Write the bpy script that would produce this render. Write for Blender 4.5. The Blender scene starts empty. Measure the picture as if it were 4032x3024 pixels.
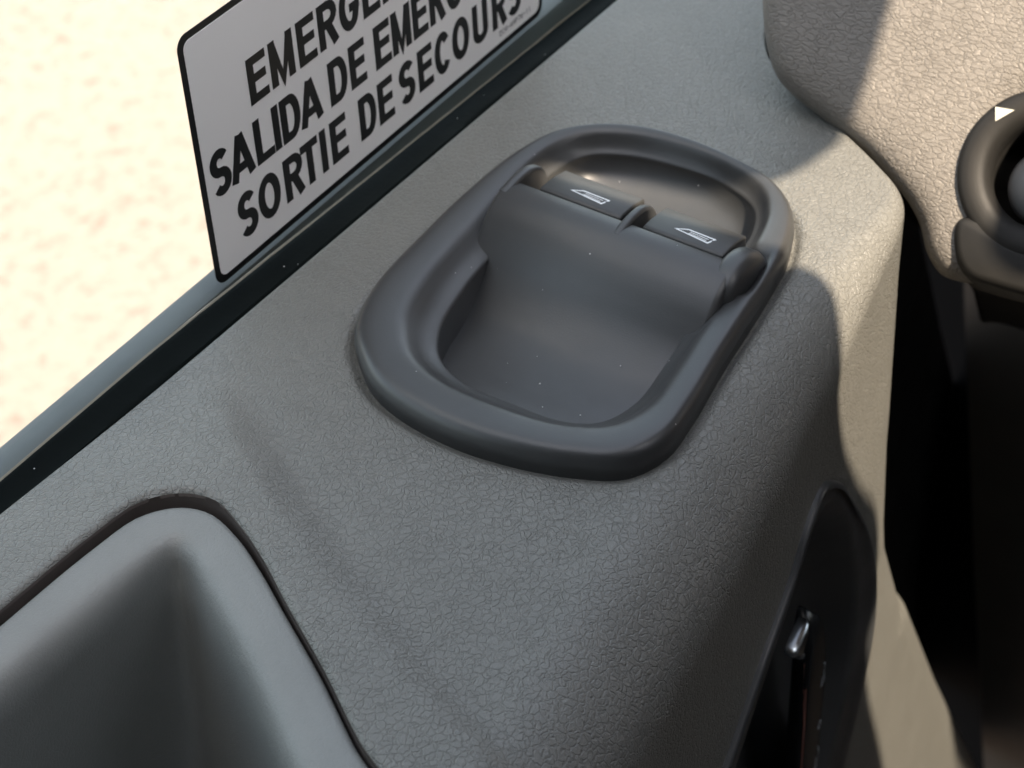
import bpy, math, random
import numpy as np
from mathutils import Vector, Matrix
import mathutils.geometry as mg
rng = np.random.default_rng(7)
random.seed(7)
scene = bpy.context.scene
col = scene.collection
MM = 0.001

# ------------------------------------------------------------------ camera
fwd = np.array([0.62902814, 0.43356091, -0.64525075])
right = np.array([0.53667537, -0.84269023, -0.04304317])
down = np.array([-0.56240834, -0.31921482, -0.76275734])
cd = bpy.data.cameras.new('camera'); cam = bpy.data.objects.new('camera', cd); col.objects.link(cam)
cam.matrix_world = Matrix(((right[0], -down[0], -fwd[0], -0.33719), (right[1], -down[1], -fwd[1], -0.29094),
                           (right[2], -down[2], -fwd[2], 0.31), (0, 0, 0, 1)))
cd.sensor_width = 36; cd.lens = 71.61
cd.clip_start = 0.01; cd.clip_end = 400
cd.dof.use_dof = True; cd.dof.focus_distance = 0.455; cd.dof.aperture_fstop = 27
scene.camera = cam

# ------------------------------------------------------------------ sky, sun, exposure
SUN = Vector((-0.15, -0.55, 0.82)).normalized()          # towards the sun
w = bpy.data.worlds.new('World'); scene.world = w; w.use_nodes = True
nt = w.node_tree; bg = nt.nodes['Background']
sky = nt.nodes.new('ShaderNodeTexSky'); sky.sky_type = 'NISHITA'; sky.sun_disc = False
sky.sun_elevation = math.asin(SUN.z); sky.sun_rotation = math.atan2(SUN.x, SUN.y)
sky.air_density = 1.0; sky.dust_density = 1.5
hsv = nt.nodes.new('ShaderNodeHueSaturation'); hsv.inputs['Saturation'].default_value = 0.42
nt.links.new(sky.outputs[0], hsv.inputs['Color']); nt.links.new(hsv.outputs[0], bg.inputs[0]); bg.inputs[1].default_value = 0.15
sd = bpy.data.lights.new('sun', 'SUN'); sun = bpy.data.objects.new('sun', sd); col.objects.link(sun)
sd.energy = 3.65; sd.angle = math.radians(0.5); sd.color = (1.0, 0.83, 0.64)
sun.rotation_euler = SUN.to_track_quat('Z', 'Y').to_euler(); sun.location = (2, -2, 3)
vs = scene.view_settings
vs.view_transform = 'Standard'; vs.look = 'None'; vs.gamma = 1; vs.exposure = 1.88; vs.use_curve_mapping = False
scene.cycles.max_bounces = 10

# ------------------------------------------------------------------ materials
def mat(name, color, rough=0.5, spec=0.5, metallic=0.0, coat=0.0):
    m = bpy.data.materials.new(name); m.use_nodes = True
    b = m.node_tree.nodes['Principled BSDF']
    b.inputs['Base Color'].default_value = (*color, 1); b.inputs['Roughness'].default_value = rough
    b.inputs['Specular IOR Level'].default_value = spec; b.inputs['Metallic'].default_value = metallic
    b.inputs['Coat Weight'].default_value = coat
    return m, m.node_tree, b

def N(t, kind, **kw):
    n = t.nodes.new(kind)
    for k, v in kw.items():
        if k in n.inputs.keys(): n.inputs[k].default_value = v
        else: setattr(n, k, v)
    return n

def tint(t, b, color, amount, scale):
    """slight uneven colour, like wear and dust"""
    tc = N(t, 'ShaderNodeTexCoord'); no = N(t, 'ShaderNodeTexNoise', Scale=scale, Detail=6.0, Roughness=0.65)
    t.links.new(tc.outputs['Object'], no.inputs['Vector'])
    r = N(t, 'ShaderNodeMapRange'); r.inputs[1].default_value = 0.3; r.inputs[2].default_value = 0.7
    r.inputs[3].default_value = 1 - amount; r.inputs[4].default_value = 1 + amount
    t.links.new(no.outputs[0], r.inputs[0])
    mx = N(t, 'ShaderNodeVectorMath', operation='SCALE'); mx.inputs[0].default_value = color
    t.links.new(r.outputs[0], mx.inputs['Scale']); t.links.new(mx.outputs[0], b.inputs['Base Color'])

def grain(name, color, rough, cell, depth, stretch=(1, 1, 1), spec=0.5, rot=(0, 0, 0), fine=0.25):
    """moulded leather grain: wrinkled cells divided by creases"""
    m, t, b = mat(name, color, rough, spec)
    L = t.links.new
    tint(t, b, color, 0.06, 35)
    tc = N(t, 'ShaderNodeTexCoord'); mp = N(t, 'ShaderNodeMapping')
    mp.inputs['Scale'].default_value = stretch; mp.inputs['Rotation'].default_value = rot
    L(tc.outputs['Object'], mp.inputs['Vector'])
    dn = N(t, 'ShaderNodeTexNoise', Scale=0.55 / cell, Detail=3.0, Roughness=0.6); L(mp.outputs[0], dn.inputs['Vector'])
    s1 = N(t, 'ShaderNodeVectorMath', operation='SUBTRACT'); s1.inputs[1].default_value = (.5, .5, .5); L(dn.outputs['Color'], s1.inputs[0])
    s2 = N(t, 'ShaderNodeVectorMath', operation='SCALE'); s2.inputs['Scale'].default_value = cell * 1.7; L(s1.outputs[0], s2.inputs[0])
    s3 = N(t, 'ShaderNodeVectorMath', operation='ADD'); L(mp.outputs[0], s3.inputs[0]); L(s2.outputs[0], s3.inputs[1])
    hs = []
    for k, wgt in ((1.0, 1.0), (2.1, 0.28)):
        v = N(t, 'ShaderNodeTexVoronoi', feature='DISTANCE_TO_EDGE', Scale=k / cell); L(s3.outputs[0], v.inputs['Vector'])
        r = N(t, 'ShaderNodeMapRange', interpolation_type='SMOOTHSTEP')
        r.inputs[1].default_value = 0.0; r.inputs[2].default_value = 0.13; r.inputs[3].default_value = 0; r.inputs[4].default_value = wgt
        L(v.outputs['Distance'], r.inputs[0]); hs.append(r.outputs[0])
    # creases fade in and out over the sheet
    am = N(t, 'ShaderNodeTexNoise', Scale=0.28 / cell, Detail=2.0); L(tc.outputs['Object'], am.inputs['Vector'])
    ar = N(t, 'ShaderNodeMapRange'); ar.inputs[1].default_value = .35; ar.inputs[2].default_value = .65; ar.inputs[3].default_value = .75; ar.inputs[4].default_value = 1.0
    L(am.outputs[0], ar.inputs[0])
    ad = N(t, 'ShaderNodeMath', operation='ADD'); L(hs[0], ad.inputs[0]); L(hs[1], ad.inputs[1])
    sb = N(t, 'ShaderNodeMath', operation='SUBTRACT'); L(ad.outputs[0], sb.inputs[0]); sb.inputs[1].default_value = 1.28
    mu = N(t, 'ShaderNodeMath', operation='MULTIPLY'); L(sb.outputs[0], mu.inputs[0]); L(ar.outputs[0], mu.inputs[1])
    fn = N(t, 'ShaderNodeTexNoise', Scale=3.2 / cell, Detail=3.0); L(mp.outputs[0], fn.inputs['Vector'])
    ma = N(t, 'ShaderNodeMath', operation='MULTIPLY_ADD'); L(fn.outputs[0], ma.inputs[0]); ma.inputs[1].default_value = fine * 2; L(mu.outputs[0], ma.inputs[2])
    bp = N(t, 'ShaderNodeBump', Strength=1.0, Distance=depth); L(ma.outputs[0], bp.inputs['Height']); L(bp.outputs[0], b.inputs['Normal'])
    return m

def matte(name, color, rough, cell=0.0004, depth=0.00003, spec=0.5, var=0.05, dust=0.0):
    """fine spark-eroded plastic texture"""
    m, t, b = mat(name, color, rough, spec)
    tint(t, b, color, var, 60)
    tc = N(t, 'ShaderNodeTexCoord'); no = N(t, 'ShaderNodeTexNoise', Scale=1 / cell, Detail=3.0)
    t.links.new(tc.outputs['Object'], no.inputs['Vector'])
    bp = N(t, 'ShaderNodeBump', Strength=1.0, Distance=depth)
    t.links.new(no.outputs[0], bp.inputs['Height']); t.links.new(bp.outputs[0], b.inputs['Normal'])
    rn = N(t, 'ShaderNodeTexNoise', Scale=45.0, Detail=5.0, Roughness=0.7); t.links.new(tc.outputs['Object'], rn.inputs['Vector'])
    rr = N(t, 'ShaderNodeMapRange'); rr.inputs[1].default_value = .3; rr.inputs[2].default_value = .7; rr.inputs[3].default_value = rough - .05; rr.inputs[4].default_value = rough + .07
    t.links.new(rn.outputs[0], rr.inputs[0]); t.links.new(rr.outputs[0], b.inputs['Roughness'])
    if dust:
        vo = N(t, 'ShaderNodeTexVoronoi', Scale=420.0); t.links.new(tc.outputs['Object'], vo.inputs['Vector'])
        a = N(t, 'ShaderNodeMath', operation='LESS_THAN'); a.inputs[1].default_value = .085; t.links.new(vo.outputs['Distance'], a.inputs[0])
        sp_ = N(t, 'ShaderNodeSeparateColor'); t.links.new(vo.outputs['Color'], sp_.inputs[0])
        c2 = N(t, 'ShaderNodeMath', operation='LESS_THAN'); c2.inputs[1].default_value = dust; t.links.new(sp_.outputs[0], c2.inputs[0])
        m2 = N(t, 'ShaderNodeMath', operation='MULTIPLY'); t.links.new(a.outputs[0], m2.inputs[0]); t.links.new(c2.outputs[0], m2.inputs[1])
        mx = N(t, 'ShaderNodeMix', data_type='RGBA'); src = b.inputs['Base Color'].links[0].from_socket
        t.links.new(m2.outputs[0], mx.inputs[0]); t.links.new(src, mx.inputs[6]); mx.inputs[7].default_value = (.45, .45, .44, 1)
        t.links.new(mx.outputs[2], b.inputs['Base Color'])
    return m

M_trim = grain('grained_taupe_plastic', (0.150, 0.1505, 0.139), 0.36, 0.0018, 0.00018, fine=0.12)
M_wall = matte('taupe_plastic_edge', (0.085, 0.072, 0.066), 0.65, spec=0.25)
M_dash = grain('grained_dash_skin', (0.165, 0.152, 0.134), 0.42, 0.0018, 0.00020, fine=0.12, stretch=(1.35, 0.62, 1.35), rot=(0, 0, math.radians(12)))
M_pocket = grain('fine_grained_grey_plastic', (0.198, 0.206, 0.198), 0.42, 0.0011, 0.00004, fine=0.4)
M_bezel = matte('dark_satin_plastic', (0.034, 0.0355, 0.0365), 0.38, spec=0.7, dust=0.035)
M_switch = matte('charcoal_switch_plastic', (0.035, 0.036, 0.036), 0.45, depth=0.00002)
M_gap_shade = matte('gap_shade_black', (0.012, 0.012, 0.0125), 0.7, spec=0.2)
M_deep = mat('black_rubber_pillar', (0.006, 0.0065, 0.007), 0.9, spec=0.05)[0]
M_gloss = mat('glossy_black_plastic', (0.012, 0.014, 0.016), 0.25, spec=0.3)[0]
M_cup = matte('satin_black_plastic', (0.040, 0.043, 0.046), 0.38)
M_rubber = matte('black_rubber', (0.004, 0.0058, 0.0056), 0.7, cell=0.0015, depth=0.00008, spec=0.04, dust=0.08)
M_mould = matte('grey_moulding', (0.145, 0.15, 0.148), 0.6, cell=0.001)
M_lit_edge = matte('sunlit_beige_edge', (0.30, 0.235, 0.175), 0.6, cell=0.002)
M_vent = matte('vent_grey_plastic', (0.016, 0.0155, 0.0145), 0.5, spec=0.2)
M_ball = matte('vent_core_plastic', (0.16, 0.155, 0.15), 0.3)
M_white = mat('white_print', (0.85, 0.88, 0.9), 0.5)[0]
M_green = mat('green_print', (0.16, 0.30, 0.02), 0.5)[0]
M_symbol = mat('pale_blue_print', (0.6, 0.68, 0.75), 0.4)[0]
M_sun_patch = mat('ivory_sun_patch', (0.50, 0.49, 0.42), 0.6)[0]
M_face = mat('label_white_film', (0.94, 0.925, 0.90), 0.45)[0]
M_ink = mat('label_black_ink', (0.008, 0.009, 0.009), 0.35)[0]
M_glint = mat('glint_metal', (0.50, 0.55, 0.60), 0.24, metallic=1.0)[0]
M_red = mat('red_light_line', (0.22, 0.09, 0.07), 0.4)[0]
M_shade_plate = mat('shade_plate_brown', (0.10, 0.09, 0.08), 0.8)[0]
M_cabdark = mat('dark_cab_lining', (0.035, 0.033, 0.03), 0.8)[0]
M_kick = matte('brown_black_kick_plastic', (0.045, 0.040, 0.033), 0.7, spec=0.3)
M_dust = mat('pale_dust', (0.7, 0.7, 0.7), 0.8)[0]
M_fleck = mat('straw_fleck', (0.75, 0.55, 0.32), 0.7)[0]

def glass_mat():
    m = bpy.data.materials.new('window_glass'); m.use_nodes = True; t = m.node_tree
    for n in list(t.nodes):
        if n.type != 'OUTPUT_MATERIAL': t.nodes.remove(n)
    out = [n for n in t.nodes if n.type == 'OUTPUT_MATERIAL'][0]
    tr = N(t, 'ShaderNodeBsdfTransparent'); tr.inputs[0].default_value = (0.90, 0.94, 0.93, 1)
    gl = N(t, 'ShaderNodeBsdfGlossy', Roughness=0.02)
    fr = N(t, 'ShaderNodeFresnel', IOR=1.45); mx = N(t, 'ShaderNodeMixShader')
    ge = N(t, 'ShaderNodeNewGeometry'); sb = N(t, 'ShaderNodeMath', operation='SUBTRACT'); sb.inputs[0].default_value = 1.0; t.links.new(ge.outputs['Backfacing'], sb.inputs[1])
    ml = N(t, 'ShaderNodeMath', operation='MULTIPLY'); t.links.new(fr.outputs[0], ml.inputs[0]); t.links.new(sb.outputs[0], ml.inputs[1])
    t.links.new(ml.outputs[0], mx.inputs[0]); t.links.new(tr.outputs[0], mx.inputs[1]); t.links.new(gl.outputs[0], mx.inputs[2])
    t.links.new(mx.outputs[0], out.inputs[0]); return m
M_glass = glass_mat()

def ground_mat():
    m, t, b = mat('pale_gravel', (0.5, 0.42, 0.33), 0.9, 0.2)
    L = t.links.new
    tc = N(t, 'ShaderNodeTexCoord')
    n1 = N(t, 'ShaderNodeTexNoise', Scale=24.0, Detail=8.0, Roughness=0.72); L(tc.outputs['Object'], n1.inputs['Vector'])
    n2 = N(t, 'ShaderNodeTexVoronoi', Scale=55.0); L(tc.outputs['Object'], n2.inputs['Vector'])
    ad = N(t, 'ShaderNodeMath', operation='MULTIPLY_ADD'); L(n2.outputs['Distance'], ad.inputs[0]); ad.inputs[1].default_value = 0.22; L(n1.outputs[0], ad.inputs[2])
    cr = N(t, 'ShaderNodeValToRGB'); e = cr.color_ramp.elements
    e[0].position = 0.42; e[0].color = (0.240, 0.185, 0.155, 1); e[1].position = 0.61; e[1].color = (0.34, 0.28, 0.24, 1)
    L(ad.outputs[0], cr.inputs[0]); L(cr.outputs[0], b.inputs['Base Color'])
    bp = N(t, 'ShaderNodeBump', Strength=1.0, Distance=0.01); L(ad.outputs[0], bp.inputs['Height']); L(bp.outputs[0], b.inputs['Normal'])
    return m
M_ground = ground_mat()

# ------------------------------------------------------------------ helpers
def link(name, verts, faces, material, parent=None, smooth=True, sharp=None):
    me = bpy.data.meshes.new(name)
    me.from_pydata([tuple(map(float, v)) for v in verts], [], [tuple(map(int, f)) for f in faces])
    me.validate(); me.update()
    ms = material if isinstance(material, (list, tuple)) else [material]
    for x in ms: me.materials.append(x)
    o = bpy.data.objects.new(name, me); col.objects.link(o); o.parent = parent
    if smooth:
        me.polygons.foreach_set('use_smooth', [True] * len(me.polygons))
        if sharp: me.set_sharp_from_angle(angle=math.radians(sharp))
    return o

def empty(name, loc, label, cat, group=None):
    o = bpy.data.objects.new(name, None); col.objects.link(o); o.location = loc
    o['label'] = label; o['category'] = cat
    o.empty_display_size = 0.02
    if group: o['group'] = group
    return o

def fix(parent):
    """children were modelled in world coordinates: shift them to hang from their thing's base"""
    for ch in parent.children:
        if ch.type == 'MESH' and not ch.get('_f'):
            ch.data.transform(Matrix.Translation(-parent.location))
            if False: pass

def spline(P, n, closed=True):
    """smooth Catmull-Rom curve through control points, n samples evenly spaced"""
    P = np.array(P, float); k = len(P); out = []
    for i in range(k if closed else k - 1):
        if closed: p0, p1, p2, p3 = P[(i-1) % k], P[i], P[(i+1) % k], P[(i+2) % k]
        else: p0, p1, p2, p3 = P[max(i-1, 0)], P[i], P[i+1], P[min(i+2, k-1)]
        d1 = max(np.linalg.norm(p1-p0), 1e-9)**.5; d2 = max(np.linalg.norm(p2-p1), 1e-9)**.5; d3 = max(np.linalg.norm(p3-p2), 1e-9)**.5
        for j in range(24):
            u = j / 24.
            t0, t1 = 0, d1; t2 = t1 + d2; t3 = t2 + d3; t = t1 + u * d2
            A1 = (t1-t)/(t1-t0)*p0 + (t-t0)/(t1-t0)*p1; A2 = (t2-t)/(t2-t1)*p1 + (t-t1)/(t2-t1)*p2; A3 = (t3-t)/(t3-t2)*p2 + (t-t2)/(t3-t2)*p3
            B1 = (t2-t)/(t2-t0)*A1 + (t-t0)/(t2-t0)*A2; B2 = (t3-t)/(t3-t1)*A2 + (t-t1)/(t3-t1)*A3
            out.append((t2-t)/(t2-t1)*B1 + (t-t1)/(t2-t1)*B2)
    if not closed: out.append(P[-1])
    out = np.array(out)
    Q = np.vstack([out, out[:1]]) if closed else out
    s = np.r_[0, np.cumsum(np.linalg.norm(np.diff(Q, axis=0), axis=1))]
    tt = np.linspace(0, s[-1], n, endpoint=not closed)
    return np.stack([np.interp(tt, s, Q[:, i]) for i in range(Q.shape[1])], 1)

def radial(curve, c, n):
    """resample a closed curve by angle about c"""
    d = curve - c; a = np.arctan2(d[:, 1], d[:, 0]); r = np.hypot(d[:, 0], d[:, 1])
    o = np.argsort(a); a = a[o]; r = r[o]
    a = np.r_[a - 2*np.pi, a, a + 2*np.pi]; r = np.r_[r, r, r]
    th = np.linspace(-np.pi, np.pi, n, endpoint=False)
    return th, np.interp(th, a, r)

def loft(rings, cap=True, flip=False):
    n = len(rings[0]); V = np.vstack(rings); F = []
    for k in range(len(rings) - 1):
        for i in range(n):
            j = (i + 1) % n
            f = (k*n+i, k*n+j, (k+1)*n+j, (k+1)*n+i)
            F.append(f[::-1] if flip else f)
    if cap:
        V = np.vstack([V, rings[-1].mean(0)]); c = len(V) - 1; b = (len(rings)-1)*n
        for i in range(n):
            f = (b+i, b+(i+1) % n, c); F.append(f[::-1] if flip else f)
    return V, F

def sdist(P, poly):
    """signed distance (negative inside) and nearest point on a closed polygon"""
    A = poly; B = np.roll(poly, -1, 0); best = np.full(len(P), 1e9); near = np.zeros_like(P); ins = np.zeros(len(P), bool)
    for a, b in zip(A, B):
        ab = b - a; t = np.clip(((P - a) @ ab) / max(ab @ ab, 1e-18), 0, 1); q = a + t[:, None]*ab
        d = np.linalg.norm(P - q, axis=1); m = d < best; best[m] = d[m]; near[m] = q[m]
        if b[1] != a[1]:
            c = ((a[1] > P[:, 1]) != (b[1] > P[:, 1])) & (P[:, 0] < (b[0]-a[0])*(P[:, 1]-a[1])/(b[1]-a[1]) + a[0]); ins ^= c
    return np.where(ins, -best, best), near

def ss(x, a, b):
    t = np.clip((x - a) / (b - a), 0, 1); return t*t*(3-2*t)

def stroke(pts, wd, closed=False):
    """a flat stroke with mitred joints -> verts2d, faces"""
    P = np.array(pts, float); n = len(P); V = []; F = []
    for i in range(n):
        if closed: a, b = P[i-1], P[(i+1) % n]
        else: a, b = P[max(i-1, 0)], P[min(i+1, n-1)]
        d1 = P[i]-a; d2 = b-P[i]
        if np.linalg.norm(d1) < 1e-12: d1 = d2
        if np.linalg.norm(d2) < 1e-12: d2 = d1
        d1 = d1/np.linalg.norm(d1); d2 = d2/np.linalg.norm(d2)
        n1 = np.array([-d1[1], d1[0]]); n2 = np.array([-d2[1], d2[0]]); m = n1+n2; m /= np.linalg.norm(m)
        k = wd/2/max(m @ n1, .45)
        V += [P[i]+m*k, P[i]-m*k]
    for i in range(n if closed else n-1):
        j = (i+1) % n; F.append((2*i, 2*i+1, 2*j+1, 2*j))
    return V, F

# ------------------------------------------------------------------ ground outside
g = 40.0
gr = link('ground', [(-g, -g, -1.8), (g, -g, -1.8), (g, g, -1.8), (-g, g, -1.8)], [(0, 1, 2, 3)], M_ground, smooth=False)
gr['kind'] = 'structure'; gr['label'] = 'pale sunlit gravel ground outside the window'

# ------------------------------------------------------------------ door
def ys(x): return -0.1434 + 0.13 * x            # the inner vertical face of the door
door = empty('truck_door', (0, -0.01, 0), 'taupe grained truck door with window switch panel, pull pocket and black release handle', 'door')

bez_out = spline(np.array([(-49, -49), (-40, -40.5), (-25, -35), (0, -33), (19, -32.6), (42, -34.5), (56, -39), (65, -49), (69, -60), (69.5, -73), (67, -88), (63, -101),
                           (55, -111), (42, -117), (25, -120), (-6, -123.4), (-26, -126), (-39, -126.3), (-49, -121.5), (-54.5, -111), (-58, -98), (-59.5, -83), (-58, -68), (-54.5, -57)])*MM, 320)
pkt0 = spline(np.array([(-260, -24), (-200, -27), (-152.3, -29.1), (-125, -30.8), (-112, -33.0), (-104.8, -39.2), (-102.4, -47.9), (-106.3, -58.8), (-112, -69.5), (-119.2, -80.7), (-130.7, -99.5), (-141.8, -116.1), (-154, -137), (-190, -152), (-260, -158), (-330, -140), (-345, -80), (-320, -30)])*MM, 400)
_t = np.roll(pkt0, -2, 0) - np.roll(pkt0, 2, 0); _t /= np.linalg.norm(_t, axis=1)[:, None]; _n = np.stack([-_t[:, 1], _t[:, 0]], 1)
_c = pkt0.mean(0); _n *= np.sign(((_c - pkt0)*_n).sum(1))[:, None]; pkt = pkt0 + _n*.0007
hx = [(-100, -97), (-53.3, -79.5), (-28.6, -67.2), (-9.4, -57.9), (3.2, -48.5), (14, -45.5), (28.6, -56), (46.9, -80), (65.5, -108.7), (80, -141.7), (82.5, -167), (71, -193), (55, -212), (10, -245), (-70, -260), (-130, -235), (-150, -170), (-135, -120)]
hnd = spline(np.array(hx)*MM, 300)              # in (x, z) on the inner face

def relief(P):
    a0 = np.array([-.060, -.010]); a1 = np.array([-.148, -.170]); dd = (a1-a0)/np.linalg.norm(a1-a0); nn = np.array([-dd[1], dd[0]])
    if nn[0] > 0: nn = -nn                      # towards the pocket
    q = (P - a0) @ nn; q2 = q - .004*np.sin(((P-a0) @ dd)*22)
    return ss((P-a0) @ dd, .005, .050)*(.0028*ss(q2, -.005, .006) - .0008*np.exp(-((q2+.003)/.005)**2))
def trim():
    n_t = 900
    E = spline(np.array([(-360, -190.2), (-200, -169.4), (-60, -151.2), (20, -140.8), (58, -135.8), (74, -133.4), (82.5, -130.0), (89.5, -121.5), (97, -110), (104.5, -97.5), (112, -84.5), (124, -70), (150, -57), (200, -46), (300, -38)])*MM, n_t, False)
    ex = np.r_[-.36, 0, .055, .078, .095, .111, .150, .30]
    ga = np.interp(E[:, 0], ex, np.r_[-.36, 0, .058, .088, .125, .160, .205, .30])
    G = np.stack([ga, -.0108 - .018*np.clip(ga, -.2, .2)], 1)
    D = E - G; Ln = np.linalg.norm(D, axis=1); U = D / Ln[:, None]
    R = np.interp(E[:, 0], [-.36, -.05, .03, .075, .10, .30], [.026, .024, .016, .006, .005, .004])
    n_s, n_r, n_d = 215, 24, 140
    X = []; kind = []
    # inner lip by the seal: small rounded edge
    for a in (0, 30, 60):
        r = .0012; q = r*(1-math.cos(math.radians(a))); zz = -r*(1-math.sin(math.radians(a)))
        X.append(np.c_[G + U*q, np.full(n_t, zz)]); kind.append(0)
    for i in range(n_s):
        s = .0012 + (Ln - R - .0012) * i / (n_s-1)
        X.append(np.c_[G + U*s[:, None], np.zeros(n_t)]); kind.append(1)
    for i in range(1, n_r+1):
        a = math.pi/2*i/n_r
        s = Ln - R + R*math.sin(a)
        X.append(np.c_[G + U*s[:, None], -R*(1-math.cos(a))]); kind.append(2)
    for i in range(1, n_d+1):
        z = -R - (.64 - R)*(i/n_d)
        X.append(np.c_[E, z]); kind.append(3)
    A = np.array(X); K = np.array(kind)
    # the lower front of the face sweeps forward
    wgt = ss(A[:, :, 0], .0, .07)
    z = A[:, :, 2]
    dxx = np.where(K[:, None] >= 2, wgt*np.interp(-z, [0, .024, .080, .091, .130, .147, .193, .216, .2166, .337, .543, .64], [0, 0, .0055, .0060, .0125, .0175, .043, .0545, .0600, .136, .272, .336]), 0)
    A[:, :, 0] += dxx; A[:, :, 1] += .13*dxx
    top = A[K <= 2].reshape(-1, 3); P = top[:, :2].copy(); dz = np.zeros(len(P))
    # rolling relief of the upper surface
    dz += relief(P)
    # pocket opening
    sd_, near = sdist(P, pkt)
    e = np.clip(sd_/.0020, 0, 1); e = np.where(sd_ < 0, 0, e)
    dz -= .0008*(1-np.sqrt(1-(1-e)**2))
    # opening under the switch panel, with a shallow gutter round it
    sb, nb = sdist(P, bez_out)
    dz -= .0019*np.exp(-(np.clip(sb, 0, None)/.0016)**2) * (sb > -.006)
    inn = (sd_ < 0).reshape(-1, n_t); nb = np.zeros_like(inn)
    for da in (-1, 0, 1):
        for db in (-1, 0, 1): nb |= np.roll(np.roll(inn, da, 0), db, 1)
    snap = (nb & ~inn).ravel()
    dz[snap] = relief(near[snap]) - .0008
    top[:, 2] += dz
    top[snap, :2] = near[snap]
    top[:, 2] = np.where((sd_ < 0) & ~snap, -.12, top[:, 2])
    top[:, 2] = np.where(sb < -.0042, -.026, top[:, 2])
    A[K <= 2] = top.reshape(-1, n_t, 3)
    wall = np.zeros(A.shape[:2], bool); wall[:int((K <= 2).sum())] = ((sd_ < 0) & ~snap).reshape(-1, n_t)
    # opening for the release handle in the inner face
    low = A[K >= 2].reshape(-1, 3).copy(); onface = low[:, 0] < .12
    s2, n2 = sdist(low[:, [0, 2]], hnd)
    ins = (s2 < -.0035) & onface
    low[ins, 1] += .045
    A[K >= 2] = low.reshape(-1, n_t, 3)
    V = A.reshape(-1, 3); n_k = len(K); F = []
    for k in range(n_k-1):
        for i in range(n_t-1):
            F.append((k*n_t+i, k*n_t+i+1, (k+1)*n_t+i+1, (k+1)*n_t+i))
    o = link('trim_panel', V, [f[::-1] for f in F], [M_trim, M_wall, M_gap_shade], door, sharp=60)
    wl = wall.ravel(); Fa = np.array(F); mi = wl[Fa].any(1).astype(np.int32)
    edge = (np.tile(E[:, 0], n_k) > .103) & (np.repeat(K, n_t) == 3)        # front edge of the door coloured black for shade in the gap
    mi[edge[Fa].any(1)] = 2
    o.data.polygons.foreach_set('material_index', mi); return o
tp = trim()

# door shell under the seal
def renorm(o):
    import bmesh
    bm = bmesh.new(); bm.from_mesh(o.data); bmesh.ops.recalc_face_normals(bm, faces=bm.faces); bm.to_mesh(o.data); bm.free(); return o
def box(name, lo, hi, m, parent=None):
    (x0, y0, z0), (x1, y1, z1) = lo, hi
    V = [(x0, y0, z0), (x1, y0, z0), (x1, y1, z0), (x0, y1, z0), (x0, y0, z1), (x1, y0, z1), (x1, y1, z1), (x0, y1, z1)]
    return link(name, V, [(3, 2, 1, 0), (4, 5, 6, 7), (0, 1, 5, 4), (1, 2, 6, 5), (2, 3, 7, 6), (3, 0, 4, 7)], m, parent, smooth=False)

def extrude_x(name, prof, x0, x1, m, parent, n=90, wob=0.0, sharp=40, skew=None):
    prof = np.array(prof)*MM; k = len(prof); xs = np.linspace(x0, x1, n); V = []; F = []
    wv = np.interp(xs, np.linspace(x0, x1, 60), rng.normal(0, 1, 60))*wob
    for i, x in enumerate(xs):
        for j, (y, z) in enumerate(prof):
            if skew: y, z = skew(x, y, z)
            V.append((x, y + wv[i]*(.5+.5*math.sin(j*2.1)), z + wv[i]*.4*math.cos(j*1.3)))
    for i in range(n-1):
        for j in range(k-1): F.append((i*k+j, i*k+j+1, (i+1)*k+j+1, (i+1)*k+j))
    return link(name, V, F, m, parent, sharp=sharp)
# inner belt seal: black rubber lip against the glass
def bskew(x, y, z):
    xc = min(max(x, -.2), .2); f = min(max(-y/.009, 0), 1)                # f: 0 at the glass, 1 at the trim
    return y + f*(-.0015 - .018*xc), z - (1-f)*.036*min(max(x + .07, 0), .22)
extrude_x('belt_seal', [(-9.6, -14), (-9.2, -3.0), (-8.9, -1.3), (-8.2, -.6), (-7.0, -.5), (-4.5, .1), (-2.2, .8), (-1.2, 1.0), (-.7, .8), (-.55, 0), (-.6, -14)], -.42, .42, M_rubber, door, n=420, wob=.00012, skew=bskew)
# outer moulding beyond the glass
extrude_x('outer_moulding', [(1.9, -14), (1.9, -2.6), (2.2, -1.6), (3.2, -1.1), (5.0, -.9), (8.5, -.9), (9.5, -1.3), (10.2, -3), (10.4, -60)], -.42, .42, M_mould, door, n=260, wob=.00008)
extrude_x('sunlit_seal_edge', [(.5, -14), (.5, -.6), (.8, -.3), (1.1, -.25), (1.4, -.5), (1.6, -1.4), (1.7, -14)], -.42, .42, M_lit_edge, door, n=420, wob=.00012, skew=bskew)  # sunlit edge line along the seal, built as a beige strip
gl = box('window_glass', (-.42, -.0004, -.10), (.42, .0004, .42), M_glass, door)

# ---- switch panel: bezel ring ------------------------------------------------
inner = spline(np.array([(7, -50.6), (-10, -52.4), (-25, -55.6), (-34.5, -62), (-39.3, -72), (-40, -86), (-39.5, -99), (-35.5, -107), (-26, -110.8), (-12, -110.4), (10, -108), (30, -105.5), (46, -104),
                         (56, -99), (61.5, -88), (63, -75), (61, -59), (55.5, -49), (46, -45.5), (34, -45.5), (22, -47.8)])*MM, 320)
bc = np.array([.004, -.080]); NA = 360
th, ro = radial(bez_out, bc, NA); _, ri = radial(inner, bc, NA)
cs = np.stack([np.cos(th), np.sin(th)], 1)
def ring(f, z, dro=0.0):                        # f: 0 outer, 1 inner
    r = (ro + dro)*(1-f) + ri*f
    zz = z if np.ndim(z) else np.full(NA, z)
    return np.c_[bc + cs*r[:, None], zz]
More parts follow.
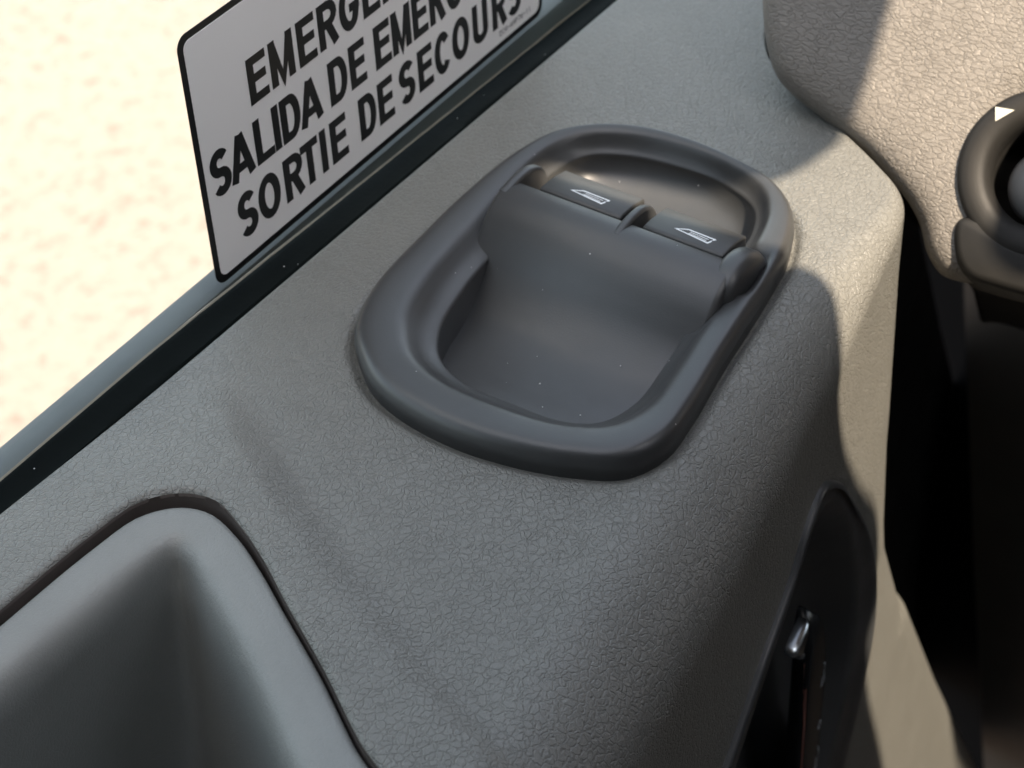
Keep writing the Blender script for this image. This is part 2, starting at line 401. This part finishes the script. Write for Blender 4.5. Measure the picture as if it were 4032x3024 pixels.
# raised crest is higher towards the cabin side, lower beside the glass
hb = 1.0 + .12*np.cos(th + math.pi/2) * 1.0
near = ss(-np.cos(th), .2, .9)                  # towards the rear end the inner slope runs deeper
rows = [ring(0, -.004, -.0004), ring(0, .0003, -.0003)]
for f, z in ((0, 1.5), (.010, 2.6), (.028, 3.8), (.052, 4.7), (.085, 5.4), (.125, 5.8), (.175, 6.0), (.26, 6.0), (.36, 5.85), (.46, 5.6), (.53, 5.25), (.585, 4.7), (.64, 3.9), (.72, 2.6), (.81, 1.5), (.90, .8), (.96, .45), (.985, .15), (.995, -.05), (1.0, -.35), (1.0, -.9)):
    p = bc + cs*(ro*(1-f) + ri*f)[:, None]
    notch = np.exp(-(np.linalg.norm(p - np.array([.0245, -.1115]), axis=1)/.0095)**6)     # seat of the barrel end
    rows.append(ring(f, (z - 4.2*notch*ss(f, .1, .45) - 1.0*near*ss(f, .6, 1))*MM))
wb = ss(np.cos(th), .05, .45)                   # the well behind the switches is a soft bowl
for f, z0_, z1_ in ((.998, -.0050, -.0014), (.992, -.0082, -.0024), (.982, -.0100, -.0036), (.965, -.0115, -.0050), (.94, -.0123, -.0062), (.91, -.0128, -.0072), (.83, -.0132, -.0086), (.72, -.0133, -.0096), (.5, -.0133, -.0103), (.25, -.0130, -.0106)):
    rows.append(np.c_[bc + cs*(ri*f)[:, None], z0_*(1-wb) + z1_*wb])
V, F = loft(rows, True)
sp = link('switch_bezel', V, F, M_bezel, door)
sp['label'] = 'dark satin plastic bezel around the two window switches'

# ---- tray and barrel housing -------------------------------------------------
prof = spline(np.array([(-50, -5.0), (-40, -6.6), (-32, -8.2), (-24, -9.6), (-16, -9.8), (-9, -8.2), (-4, -5.4), (0.5, -1.8), (4, 2.0), (7.5, 5.8), (11, 8.7), (15, 10.6), (18.5, 11.1), (21.6, 10.6)])*MM, 90, False)
def shear(x, y): return x + .055*(y + .080)
def sweep(prof, ya, yb, name, m, bev=.0012, parent=None, close=True):
    """closed cross-section (x,z) carried across the door, ends eased over"""
    pr = np.array(prof); c = pr.mean(0); k = len(pr); V = []; F = []
    st = [(0, .0), (.15, .35), (.5, .75), (1, 1)]
    ys_ = []
    L = abs(yb-ya)
    for d, f in st: ys_.append((ya + (yb-ya)*min(d*bev/L, .5), f))
    for d, f in st[::-1]: ys_.append((yb - (yb-ya)*min(d*bev/L, .5), f))
    # normals of the section for insetting
    t = np.roll(pr, -1, 0) - np.roll(pr, 1, 0); nrm = np.stack([t[:, 1], -t[:, 0]], 1); nrm /= np.linalg.norm(nrm, axis=1)[:, None] + 1e-12
    area = .5*np.sum(pr[:, 0]*np.roll(pr[:, 1], -1) - np.roll(pr[:, 0], -1)*pr[:, 1])
    if area < 0: nrm = -nrm
    for y, f in ys_:
        q = pr - nrm*(1-f)*bev
        for x, z in q: V.append((shear(x, y), y, z))
    for i in range(len(ys_)-1):
        for j in range(k): F.append((i*k+j, i*k+(j+1) % k, (i+1)*k+(j+1) % k, (i+1)*k+j))
    for base in (0, (len(ys_)-1)*k):
        ring_ = [Vector((V[base+j][0], V[base+j][2], 0)) for j in range(k)]
        for t3 in mg.tessellate_polygon([ring_]): F.append(tuple(base+i for i in (t3 if base else t3[::-1])))
    return renorm(link(name, V, F, m, parent, sharp=50))
body = np.vstack([prof, np.array([(22.0, 10.3), (22.2, 9.6), (22.2, -14), (-50, -14)])*MM])
# tray: barrel part limited between the end caps, tray floor continues under the rim
hs = sweep(body, -.0450, -.1145, 'switch_housing', M_bezel, bev=.0016, parent=door)
# end cheeks and divider carry the barrel round behind the switches
def cheek(ya, yb, top=0.0, name='housing_cheek'):
    arc = spline(np.array([(16, 10.9), (19, 11.4+top*.5), (24, 11.6+top), (29, 10.9+top), (33, 8.6+top), (35, 5.8), (35.6, 2), (35.4, -2)])*MM, 24, False)
    pr = np.vstack([arc, np.array([(35.2, -13.5), (16, -13.5)])*MM])
    return sweep(pr, ya, yb, name, M_bezel, bev=.0009, parent=door)
cheek(-.0452, -.0484); cheek(-.0800, -.0828, .25, 'housing_divider')
endp = spline(np.array([(11, -2), (11, 3), (12.5, 7.5), (16, 10.8), (21, 12.0), (26.5, 11.3), (31, 8.8), (34, 5), (35.3, 0), (34, -5), (28, -8), (17, -8), (12.5, -6)])*MM, 60)
sweep(endp, -.1088, -.1162, 'housing_cheek', M_bezel, bev=.0022, parent=door)

def switch(y0, y1):
    arc = [(22.5, 7), (22.55, 9.9), (22.9, 10.35), (24, 10.4), (27, 10.25), (30.2, 9.75), (30.8, 9.6), (31.4, 9.45), (35.0, 8.5), (35.5, 8.1), (35.6, 7.4), (33.6, -8), (22.8, -8)]
    o = sweep(np.array(arc)*MM, y0, y1, 'window_switch', M_switch, bev=.0005, parent=door)
    # printed window symbol on the sloping face
    pts = [(24, 10.4), (27, 10.25), (30.6, 9.6)]
    def zf(x): return np.interp(x, [p[0] for p in pts], [p[1] for p in pts])
    yc = y0 - .0072
    V = []; F = []
    def add(pl, wd, closed):
        v, f = stroke(pl, wd, closed); b = len(V)
        for u, h in v:
            y = yc - u*MM; xl = 24.9 + h*1.1 - u*.03
            V.append((shear(xl*MM, y), y, (zf(xl)+.06)*MM))
        F.extend([tuple(b+i for i in q) for q in f])
    add([(.6, 1.45), (3.4, 2.95), (11.2, 2.95), (10.3, .75)], .42, True)
    add([(4.2, 1.55), (9.6, 1.35)], .2, False); add([(4.4, 2.15), (9.9, 2.05)], .2, False)
    ic = link('window_symbol', V, F, M_white, o, smooth=False)
    return o
s1 = switch(-.0538, -.0786); s1['label'] = 'charcoal window switch nearer the glass with white window symbol'
s2 = switch(-.0852, -.1086); s2['label'] = 'charcoal window switch nearer the cabin with white window symbol'
# dust specks in the tray
V = []; F = []
for (x, y, z, r) in [(-22, -82, -9.75, .28), (-8, -97, -7.5, .2), (-27, -97, -9.0, .25), (-14, -76, -9.6, .14), (-30, -88, -8.4, .2), (-20, -71, -9.7, .14), (0, -69, -1.2, .12)]:
    b = len(V); xx = shear(x*MM, y*MM)
    for dx, dy, dz in ((1, 0, 0), (0, 1, 0), (-1, 0, 0), (0, -1, 0), (0, 0, 1)): V.append((xx+dx*r*MM, y*MM+dy*r*MM, z*MM+.0001+dz*r*MM))
    F += [(b, b+1, b+4), (b+1, b+2, b+4), (b+2, b+3, b+4), (b+3, b, b+4)]
ds = link('dust', V, F, M_dust, None, smooth=False); ds['kind'] = 'stuff'; ds['label'] = 'white dust specks lying in the scooped tray below the window switches'; ds['category'] = 'dust'

V = [(-.0975, -.0468, .0004), (-.0966, -.0472, .0009), (-.0958, -.0485, .0006), (-.0967, -.0479, .0004), (-.0969, -.0474, .0013)]
fk = link('straw_fleck', V, [(0, 1, 4), (1, 2, 4), (2, 3, 4), (3, 0, 4), (0, 3, 2, 1)], M_fleck, None, smooth=False); fk['label'] = 'tiny straw coloured fleck lying on the grey door trim beside the pull pocket'; fk['category'] = 'fleck'

# ---- pull pocket ---------------------------------------------------------------
pc = np.array([-.225, -.088])
NP = 420
thp, rp = radial(pkt, pc, NP); cp = np.stack([np.cos(thp), np.sin(thp)], 1)
ins_c = spline(np.array([(-260, -27), (-200, -29.5), (-154.5, -31.2), (-126.8, -33.0), (-114, -35.2), (-107.3, -40.8), (-105.2, -47.8), (-108.2, -58.2), (-113.5, -68.5), (-121.3, -81.4), (-131.9, -98.9), (-142.4, -114.5), (-155, -135), (-192, -149.5), (-260, -155), (-325, -138), (-340, -80), (-316, -34)])*MM, 400)
_, r0 = radial(ins_c, pc, NP)
# edge of the cavity: nearly sharp corner ahead
cav = spline(np.array([(-260, -43), (-200, -43), (-168, -43.6), (-143, -45.4), (-125, -46.5), (-118.5, -48), (-119, -52), (-123.5, -59.5), (-134.5, -78), (-150, -101), (-168, -125), (-200, -139), (-260, -142), (-312, -128), (-324, -82), (-302, -45)])*MM, 400)
_, r1 = radial(cav, pc, NP)
bot = spline(np.array([(-260, -47), (-210, -47.5), (-175, -47.5), (-150, -47.5), (-139, -49), (-135, -55), (-137, -66), (-145, -84), (-159, -106), (-176, -125), (-205, -134), (-250, -136), (-298, -120), (-308, -80), (-290, -52)])*MM, 400)
_, r2 = radial(bot, pc, NP)
def pr_(r, z): Q = pc + cp*r[:, None]; return np.c_[Q, z + relief(Q)*.95]
rows = [pr_(r0, -.055), pr_(r0, -.0040), pr_(r0-.0002, -.0030), pr_(r0-.0008, -.0022), pr_(r0-.002, -.0018)]
for f in (.2, .36, .5): rows.append(pr_((r0-.002)*(1-f)+r1*f, -.0018-.0008*f))
for f, z in ((.62, -.0025), (.72, -.0031), (.81, -.0040), (.89, -.0054), (.95, -.0072), (1.0, -.0098)): rows.append(pr_((r0-.002)*(1-f)+r1*f, z))
for f, z in ((.06, -.012), (.15, -.020), (.3, -.033), (.5, -.05), (.7, -.066), (.88, -.079), (1.0, -.086)): rows.append(pr_(r1*(1-f)+r2*f, z))
rows.append(pr_(r2*.85, -.090)); rows.append(pr_(r2*.4, -.091))
V, F = loft(rows, True)
pk = link('pull_pocket', V, F, M_pocket, door); pk['label'] = 'grey moulded pull pocket sunk into the door trim'
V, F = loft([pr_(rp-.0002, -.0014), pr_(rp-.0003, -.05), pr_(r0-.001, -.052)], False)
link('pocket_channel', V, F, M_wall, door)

# ---- release handle cup --------------------------------------------------------
hc = np.array([-.020, -.155]); NH = 360
thh, rh = radial(hnd, hc, NH); ch = np.stack([np.cos(thh), np.sin(thh)], 1)
hin = spline(np.array([(-95, -106), (-60, -96), (-42.8, -88), (-21, -75), (-4, -64.5), (10, -55.5), (20, -55.5), (30, -64), (41, -79), (54, -108), (61, -137), (60, -160), (49, -180), (34, -198), (0, -226), (-70, -243), (-118, -222), (-136, -168), (-122, -122)])*MM, 300)
_, rin = radial(hin, hc, NH)
def hr(r, d):                                   # d: depth into the door (positive) / proud (negative)
    P = hc + ch*r[:, None]; return np.c_[P[:, 0], ys(P[:, 0]) + d, P[:, 1]]
rows = [hr(rh, .004), hr(rh, -.0008), hr(rh-.0006, -.0016), hr(rh-.0018, -.0019), hr(rh*.7+rin*.3, -.0012), hr(rh*.4+rin*.6, -.0006), hr(rh*.15+rin*.85, -.0008), hr(rin*.99, -.0003), hr(rin*.975, .0012), hr(rin*.93, .007), hr(rin*.86, .013), hr(rin*.74, .0175), hr(rin*.55, .020), hr(rin*.3, .021)]
V, F = loft(rows, True, flip=True)
hcup = link('handle_cup', V, F, M_cup, door, sharp=60); hcup['label'] = 'satin black recessed cup around the release lever'

# lever in the cup: rounded black blade with a modelled highlight on its shoulder
def hp(x, z, d): return (x*MM, ys(x*MM) + d*MM, z*MM)
LP = spline(np.array([(26.5, -106, 6.0, 1.0), (27, -109, 4.6, 3.0), (28.2, -115, 3.6, 5.6), (29.2, -124, 3.2, 8.0), (30.4, -140, 3.2, 9.6), (31.2, -170, 3.4, 10), (32, -205, 3.6, 10), (31, -234, 5, 8.5)]), 44, False)
def lever():
    sec = 24; V = []; F = []
    for x, z, d, r in LP:
        for k in range(sec):
            a = 2*math.pi*k/sec
            V.append(hp(x + r*math.copysign(abs(math.cos(a))**.5, math.cos(a)), z, d + 1.0 + .75*min(r, 4.5)*math.copysign(abs(math.sin(a))**.5, math.sin(a))))
    for i in range(len(LP)-1):
        for k in range(sec): F.append((i*sec+k, i*sec+(k+1) % sec, (i+1)*sec+(k+1) % sec, (i+1)*sec+k))
    F.append(tuple(range(sec))[::-1])
    return renorm(link('release_lever', V, F, M_gloss, door))
lv = lever()
def on_lever(x, z, up=.12):
    c = np.interp(-z, -LP[:, 1], LP[:, 0]); r = np.interp(-z, -LP[:, 1], LP[:, 3]); d = np.interp(-z, -LP[:, 1], LP[:, 2])
    q = min(abs(x-c)/r, .995)
    return hp(x, z, d + 1.0 - .75*min(r, 4.5)*(1-q**4)**.25 - up)
# reflection on the lever's shoulder, shaped as two bright metal pieces
V = []; F = []
for pts_, n_ in (([(31.3, -112.5), (28.0, -113.5), (24.3, -116.2), (20.7, -119.0), (22.8, -122.6), (25.6, -125.0), (28.6, -119.5), (30.6, -115.5)], 48), ([(25.0, -107.0), (19.0, -106.5), (12.0, -108.8), (14.5, -112.6), (18.6, -116.4), (22.5, -111.8)], 48)):
    glintc = spline(np.array(pts_), n_); cc = glintc.mean(0); b0 = len(V)
    for f, h in ((1.0, 6.5), (.97, 4.3), (.85, 3.2), (.6, 2.6), (.3, 2.35), (.02, 2.3)):
        for x, z in glintc: V.append(hp(cc[0] + (x-cc[0])*f, cc[1] + (z-cc[1])*f, h))
    for k in range(5):
        for i in range(n_): F.append((b0+k*n_+i, b0+k*n_+(i+1) % n_, b0+(k+1)*n_+(i+1) % n_, b0+(k+1)*n_+i))
    F.append(tuple(range(b0+5*n_, b0+6*n_)))
renorm(link('lever_glint', V, F, M_glint, lv))
def lever_mark(name, lines, m):
    V = []; F = []
    for pl, wd, closed in lines:
        v, f = stroke(pl, wd, closed); b = len(V); V += [on_lever(x, z) for x, z in v]; F += [tuple(b+i for i in q) for q in f]
    return link(name, V, F, m, lv, smooth=False)
lever_mark('red_edge_light', [([(21.3, -121), (21.2, -132), (21.6, -146), (22.2, -168), (22.8, -190), (23.2, -215)], .55, False)], M_red)  # red light caught by the lever's left edge, drawn as a stripe
ring_ = [(35.6+1.3*math.cos(t), -161.5+1.3*math.sin(t)) for t in np.linspace(0, 2*math.pi, 14)[:-1]]
lever_mark('lock_symbols', [([(34.6, -133.2), (36.2, -135.2), (35.4, -138), (36.6, -142.6), (33.6, -142.4), (33.9, -138.6)], .55, False), (ring_, .5, True),
    ([(36.2, -172), (37.6, -176), (36.6, -181.5), (34.2, -181), (35.0, -176)], .5, False)], M_symbol)

# ------------------------------------------------------------------ warning label on the glass
def rrect(x0, z0, x1, z1, r, n=10):
    P = []
    for cx, cz, a0 in ((x1-r, z1-r, 0), (x0+r, z1-r, 90), (x0+r, z0+r, 180), (x1-r, z0+r, 270)):
        for i in range(n+1):
            a = math.radians(a0 + 90*i/n); P.append((cx + r*math.cos(a), cz + r*math.sin(a)))
    return P
sign = empty('warning_label', (.033, -.0006, .003), 'white trilingual emergency exit sticker with black border on the window glass', 'warning label')
def plate(name, P, y0, y1, m, parent):
    n = len(P); V = [(x*MM, y0, z*MM) for x, z in P] + [(x*MM, y1, z*MM) for x, z in P]
    F = [tuple(range(n)), tuple(range(2*n-1, n-1, -1))] + [(i, i+n, (i+1) % n+n, (i+1) % n) for i in range(n)]
    return link(name, V, F, m, parent, smooth=False)
SX1 = 111.0; SZ1 = 74.0
plate('label_border', rrect(-42.9, 2.9, SX1, SZ1, 3.6), -.00042, -.00058, M_ink, sign)
plate('label_face', rrect(-41.0, 4.9, SX1-1.9, SZ1-1.9, 2.4), -.0006, -.00072, M_face, sign)

def arc(cx, cz, rx, rz, a0, a1, n=14):
    return [(cx + rx*math.cos(math.radians(a)), cz + rz*math.sin(math.radians(a))) for a in np.linspace(a0, a1, n)]
def glyph(c, w, h, b):
    """bold condensed capitals as strokes in a w x h box; b = stem width"""
    s = b/2; k = b*.92; q = k/2; x0, x1, z0, z1 = s, w-s, q, h-q; m = h/2
    rx = (x1-x0)/2; cx = (x0+x1)/2
    if c == 'E': return [([(x0, 0), (x0, h)], b), ([(0, z0), (w, z0)], k), ([(0, m+.3), (w*.93, m+.3)], k), ([(0, z1), (w*.98, z1)], k)]
    if c == 'L': return [([(x0, 0), (x0, h)], b), ([(0, z0), (w, z0)], k)]
    if c == 'I': return [([(w/2, 0), (w/2, h)], b)]
    if c == 'T': return [([(w/2, 0), (w/2, h)], b), ([(0, z1), (w, z1)], k)]
    if c == 'M': return [([(x0, 0), (x0, h)], b), ([(x1, 0), (x1, h)], b), ([(x0+.1, h-.9), (w/2, .9), (x1-.1, h-.9)], b*.9)]
    if c == 'N': return [([(x0, 0), (x0, h)], b), ([(x1, 0), (x1, h)], b), ([(x0, h-.6), (x1, .6)], b*.95)]
    if c == 'A': return [([(s*.9, 0), (w/2-.1, h-.2)], b), ([(w-s*.9, 0), (w/2+.1, h-.2)], b), ([(w*.24, h*.27), (w*.76, h*.27)], k)]
    if c == 'D': return [([(x0, 0), (x0, h)], b), ([(x0, z1), (cx, z1)] + arc(cx, m, rx, m-q, 88, -88) + [(cx, z0), (x0, z0)], b*.96)]
    if c == 'R':
        zc = h*.5; return [([(x0, 0), (x0, h)], b), ([(x0, z1), (cx, z1)] + arc(cx, (z1+zc)/2, rx, (z1-zc)/2, 88, -88, 10) + [(cx, zc), (x0, zc)], k), ([(cx, zc), (x1+.1, 0)], b)]
    if c == 'O': return [(arc(cx, m, rx, m-q, 0, 360, 30)[:-1], b, True)]
    if c == 'U': return [([(x0, h), (x0, rx+q)] + arc(cx, rx+q, rx, rx, 186, 354) + [(x1, rx+q), (x1, h)], b)]
    if c == 'C': return [(arc(cx, m, rx, m-q, 38, 322, 26), b)]
    if c == 'G': return [(arc(cx, m, rx, m-q, 40, 318, 26) + [(x1, m-.6)], b), ([(x1+s, m-.3), (cx, m-.3)], k)]
    if c == 'S':
        rz = (z1-z0)/4
        return [(arc(cx, z1-rz, rx, rz, 28, 250, 14) + arc(cx, z0+rz, rx, rz, 70, -150, 14), b)]
    if c == 'P':
        zc = h*.45; return [([(x0, 0), (x0, h)], b), ([(x0, z1), (cx, z1)] + arc(cx, (z1+zc)/2, rx, (z1-zc)/2, 88, -88, 10) + [(cx, zc), (x0, zc)], k)]
    if c == '7': return [([(0, z1), (x1, z1), (w*.4, 0)], b)]
    if c == '-': return [([(0, m), (w, m)], b)]
    if c == '6': return [(arc(cx, h*.3, rx, h*.3-q, 0, 360, 16)[:-1], b, True), ([(x0, h*.3), (x0+.1, h*.7), (x1, z1)], b)]
    return [([(w/2, 0), (w/2, h)], b)]
TV = []; TF = []; layer = [0]
def text(seq, z, h, b):
    for c, x, wd in seq:
        if h > 5: x -= .12; wd += .3
        for st in glyph(c, wd, h, b):
            pl, wdt = st[0], st[1]; v, f = stroke(pl, wdt, len(st) > 2); base = len(TV)
            layer[0] += 1; yy = -.00078 - .000004*(layer[0] % 5)
            for u, q in v: TV.append(((x+u)*MM, yy, (z+q)*MM))
            TF.extend([tuple(base+i for i in t) for t in f])
text([('E', -21, 7.2), ('M', -12.4, 9.2), ('E', -1.3, 7.2), ('R', 7.3, 7.8), ('G', 16.2, 8.2), ('E', 26, 7.2), ('N', 34.6, 8), ('C', 43.7, 8), ('Y', 52.6, 3)], 44.1, 12.8, 2.6)
text([('S', -38.9, 7.0), ('A', -31.9, 9.0), ('L', -21.8, 6.9), ('I', -14.4, 2.3), ('D', -11.2, 7.6), ('A', -3.6, 9.0), ('D', 9.0, 7.6), ('E', 18.0, 6.8),
      ('E', 29.1, 7.0), ('M', 37.0, 8.4), ('E', 46.6, 6.8), ('R', 54.6, 7.3), ('G', 62.8, 7.8), ('E', 71.8, 6.8), ('N', 80, 7.4)], 27.0, 12.8, 2.6)
text([('S', -31.6, 7.0), ('O', -23.6, 8.6), ('R', -12.9, 7.6), ('T', -5.6, 7.0), ('I', 2.6, 2.3), ('E', 7.0, 6.9), ('D', 19.8, 7.3), ('E', 28.4, 6.8),
      ('S', 38.3, 7.0), ('E', 47.2, 6.8), ('C', 55.4, 7.4), ('O', 64.0, 8.2), ('U', 74.4, 7.4), ('R', 84.4, 7.3), ('S', 92.3, 7.0)], 10.2, 12.8, 2.6)
text([(c, 87.6 + i*1.42, 1.05) for i, c in enumerate('ECN-AMP76-29')], 7.0, 1.7, .24)
lt = link('label_lettering', TV, TF, M_ink, sign, smooth=False)

# ------------------------------------------------------------------ dashboard
DNv = np.array([-.70, -.20, .68]); DNv /= np.linalg.norm(DNv); DP = np.array([.0953, -.1099, .004])
ex_ = np.array([0, -1, 0.]) - DNv*np.dot([0, -1, 0], DNv); ex_ /= np.linalg.norm(ex_); ey_ = np.cross(DNv, ex_)   # ex_: towards the cabin, ey_: forward
if ey_[0] < 0: ey_ = -ey_
def dpl(p, h=0.0): p = np.asarray(p); return DP + p[0]*ex_ + p[1]*ey_ + h*DNv
def inv(P): d = np.array(P)*MM - DP; return np.array([d @ ex_, d @ ey_])
dash = empty('dashboard', (.11, -.2, -.05), 'grained taupe dashboard end with round air vent beside the door', 'dashboard')
dout = np.array([inv(p) for p in [(141.8, -62.8, 65.7), (117.4, -67.9, 39.1), (108.1, -73.1, 28.0), (102.3, -77.5, 20.7), (97.9, -83.1, 14.5), (96.1, -89.7, 10.8), (95.3, -97.3, 7.7), (94.2, -109.1, 3.1), (92.3, -118.4, -1.6), (89.2, -128.4, -7.7),
        (86.5, -133.3, -11.9), (82.9, -137.4, -17.1), (80.9, -142.7, -20.9), (81.4, -147.6, -21.8), (83.5, -154.6, -22)]])
dout = np.vstack([dout, [inv((87, -175, -24)), inv((96, -205, -22)), inv((125, -250, -5)), inv((175, -290, 35)), inv((215, -260, 85)), inv((200, -120, 112)), inv((175, -70, 102))]])
dcv = spline(dout, 700)
def offset(cv, d):
    t = np.roll(cv, -2, 0) - np.roll(cv, 2, 0); t /= np.linalg.norm(t, axis=1)[:, None]; n = np.stack([-t[:, 1], t[:, 0]], 1)
    ar = .5*np.sum(cv[:, 0]*np.roll(cv[:, 1], -1) - np.roll(cv[:, 0], -1)*cv[:, 1])
    return cv + (n if ar > 0 else -n)*d
rows = []
for d, h in ((.012, -.25), (.010, -.060), (.006, -.030), (.003, -.0150), (.0008, -.0115), (0, -.0085), (.0004, -.0060), (.0015, -.0036), (.0032, -.0018), (.0055, -.0008), (.009, -.0002), (.014, .0002)):
    c = offset(dcv, d); rows.append(np.array([dpl(p, h) for p in c]))
last = offset(dcv, .014); vc = inv((105.9, -159.8, .3))
dv = last - vc; dv /= np.linalg.norm(dv, axis=1)[:, None]; circ = vc + .0150*dv
for f in (.15, .3, .5, .7, .85, 1): rows.append(np.array([dpl(p, .0002) for p in last*(1-f) + circ*f]))
rows.append(np.array([dpl(p, -.030) for p in circ]))
V, F = loft(rows, True); F.append(tuple(range(len(rows[0])))[::-1])
dp_ = renorm(link('dash_panel', V, F, [M_dash, M_gap_shade], dash))
zz_ = np.array([(np.mean([V[i] for i in f], 0) - DP) @ DNv for f in F]); dp_.data.polygons.foreach_set('material_index', (zz_ < -.012).astype(np.int32))  # dash back and underside coloured black for shade in the gap

# air vent
vc = inv((105.9, -159.8, .3)); NV = 200
def vr(r, h, dx=0, dy=0):
    a = np.linspace(0, 2*math.pi, NV, endpoint=False)
    return np.array([dpl((vc[0]+dx+r*math.cos(t), vc[1]+dy+r*math.sin(t)), h) for t in a])
rows = [vr(.0232, -.004), vr(.0231, .0008), vr(.0226, .0018), vr(.0216, .0024), vr(.0200, .0026), vr(.0180, .0024), vr(.0165, .0020), vr(.0152, .0010), vr(.0143, -.001), vr(.0138, -.005), vr(.0134, -.020)]
V, F = loft(rows, True); vring = link('air_vent', V, F, M_vent, dash); vring['label'] = 'round dark air vent at the dashboard end'
# lower skirt joining ring and dash edge
sk = np.array([inv(p) for p in [(90.6, -142.6, -10.5), (84.8, -145.2, -17.6), (82.6, -150, -21.2), (83.6, -157.3, -22.6), (86.5, -170.2, -24.5), (88.5, -190, -27), (98, -186, -15), (93, -165, -13.0), (93.5, -150, -9.5)]]); skc = spline(sk, 120)
rows = [np.array([dpl(p, -.020) for p in offset(skc, -.0002)]), np.array([dpl(p, -.001) for p in offset(skc, -.0002)]), np.array([dpl(p, .0014) for p in offset(skc, .0006)]), np.array([dpl(p, .0022) for p in offset(skc, .002)])]
V, F = loft(rows, True); link('vent_skirt', V, F, M_vent, dash)
# rotating core
V = []; F = []; nu, nv = 40, 18; cx, cy = vc[0]+.0015, vc[1]-.002
for j in range(nv+1):
    ph = math.pi/2*j/nv
    for i in range(nu):
        a = 2*math.pi*i/nu; r = .0108*math.cos(ph)
        V.append(dpl((cx + r*math.cos(a), cy + r*math.sin(a)), -.0085 + .0105*math.sin(ph)))
for j in range(nv):
    for i in range(nu): F.append((j*nu+i, j*nu+(i+1) % nu, (j+1)*nu+(i+1) % nu, (j+1)*nu+i))
core = link('vent_core', V, F, M_ball, vring)
def dmark(name, pts, h, m, par):
    c = np.mean([inv(p) for p in pts], 0)
    top = [dpl(inv(p), h) for p in pts]; bot_ = [dpl(inv(p), h-.0006) for p in pts]; n = len(pts)
    return link(name, top+bot_, [tuple(range(n)), tuple(range(2*n-1, n-1, -1))] + [(i, i+n, (i+1) % n+n, (i+1) % n) for i in range(n)], m, par, smooth=False)
dmark('vent_sun_patch', [(112.0, -141.6, 11.9), (113.2, -146.5, 11.7), (109.7, -142.9, 9.1)], .0028, M_sun_patch, vring)  # patch of sunlight on the vent, built as a pale triangle

# ------------------------------------------------------------------ cab around the door
cab = empty('cab_body', (.3, -.2, -.9), 'dark cab structure seen past the door beside the dashboard', 'cab')
box('door_pillar', (.486, -.40, -1.4), (.54, .12, -.05), M_deep, cab)
kv = [(.450, -.024, -.31), (.450, -.028, -.34), (.450, -.050, -.50), (.450, -.110, -.90), (.450, -.80, -1.2), (.450, -.80, -.10), (.450, -.020, -.10)]
kv2 = [(x+.03, y, z) for x, y, z in kv]
link('kick_panel', kv+kv2, [tuple(range(7)), tuple(range(13, 6, -1))] + [(i, i+7, (i+1) % 7+7, (i+1) % 7) for i in range(7)], M_kick, cab, smooth=False)
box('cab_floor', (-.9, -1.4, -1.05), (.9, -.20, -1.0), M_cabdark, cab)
box('rear_shade_wall', (-.66, -1.4, -1.0), (-.62, .12, .90), M_cabdark, cab)  # unseen, added to block light from the rear
box('far_shade_wall', (-.9, -1.45, -1.0), (1.4, -1.4, .40), M_cabdark, cab)  # unseen, added to keep the cabin side dark
# added unseen plate overhead; its opening is shaped to outline the sunlit area
hole = spline(np.array([(.0245, -.3735), (.0276, -.3707), (.0386, -.3636), (.0513, -.355), (.085, -.333), (.112, -.37), (.08, -.405), (.035, -.421), (.0125, -.4305), (.0085, -.442), (.020, -.462), (.070, -.50), (.088, -.56), (.105, -.63), (.125, -.68), (.175, -.74), (.22, -.82), (.06, -.80), (.016, -.645), (.001, -.5908), (-.0219, -.5394), (-.0287, -.5153), (-.0223, -.5075), (-.0150, -.497), (-.018, -.478), (-.037, -.4581), (-.0500, -.4400),
                 (-.0535, -.4260), (-.0505, -.4180), (-.0434, -.4092), (-.0371, -.4014), (-.0347, -.3952), (-.0350, -.3880), (-.037, -.3800), (-.0400, -.3700), (-.0412, -.3570), (-.0412, -.3350), (-.0400, -.3170), (-.0335, -.3085), (-.0275, -.3110), (-.0190, -.3262), (-.0149, -.3383), (-.0135, -.3497), (-.0110, -.3600), (-.0003, -.3688), (.0121, -.3723)]), 260)
import mathutils.geometry as mg
outr = [(-.615, -1.38), (1.4, -1.38), (1.4, -.215), (-.615, -.215)]
def slab(name, outer_, hole_, z0, z1, m, parent):
    allp = [Vector((a, b, 0)) for a, b in outer_] + [Vector((a, b, 0)) for a, b in hole_]
    tri = mg.tessellate_polygon([[Vector((a, b, 0)) for a, b in outer_], [Vector((a, b, 0)) for a, b in hole_]])
    n = len(allp); V = [(p.x, p.y, z0) for p in allp] + [(p.x, p.y, z1) for p in allp]
    F = [tuple(t) for t in tri] + [tuple(i+n for i in t[::-1]) for t in tri]
    no = len(outer_); nh = len(hole_)
    F += [(i, (i+1) % no, (i+1) % no+n, i+n) for i in range(no)] + [(no+i, no+(i+1) % nh, no+(i+1) % nh+n, no+i+n) for i in range(nh)]
    return link(name, V, F, m, parent, smooth=False)
slab('roof_shade_plate', outr, hole, .400, .404, M_shade_plate, cab)

# hang every part from its thing's base
def settle(o, base):
    for ch in o.children:
        if ch.type == 'MESH': ch.data.transform(Matrix.Translation(-base))
        settle(ch, base)
for root in (door, sign, dash, cab): settle(root, root.location.copy())
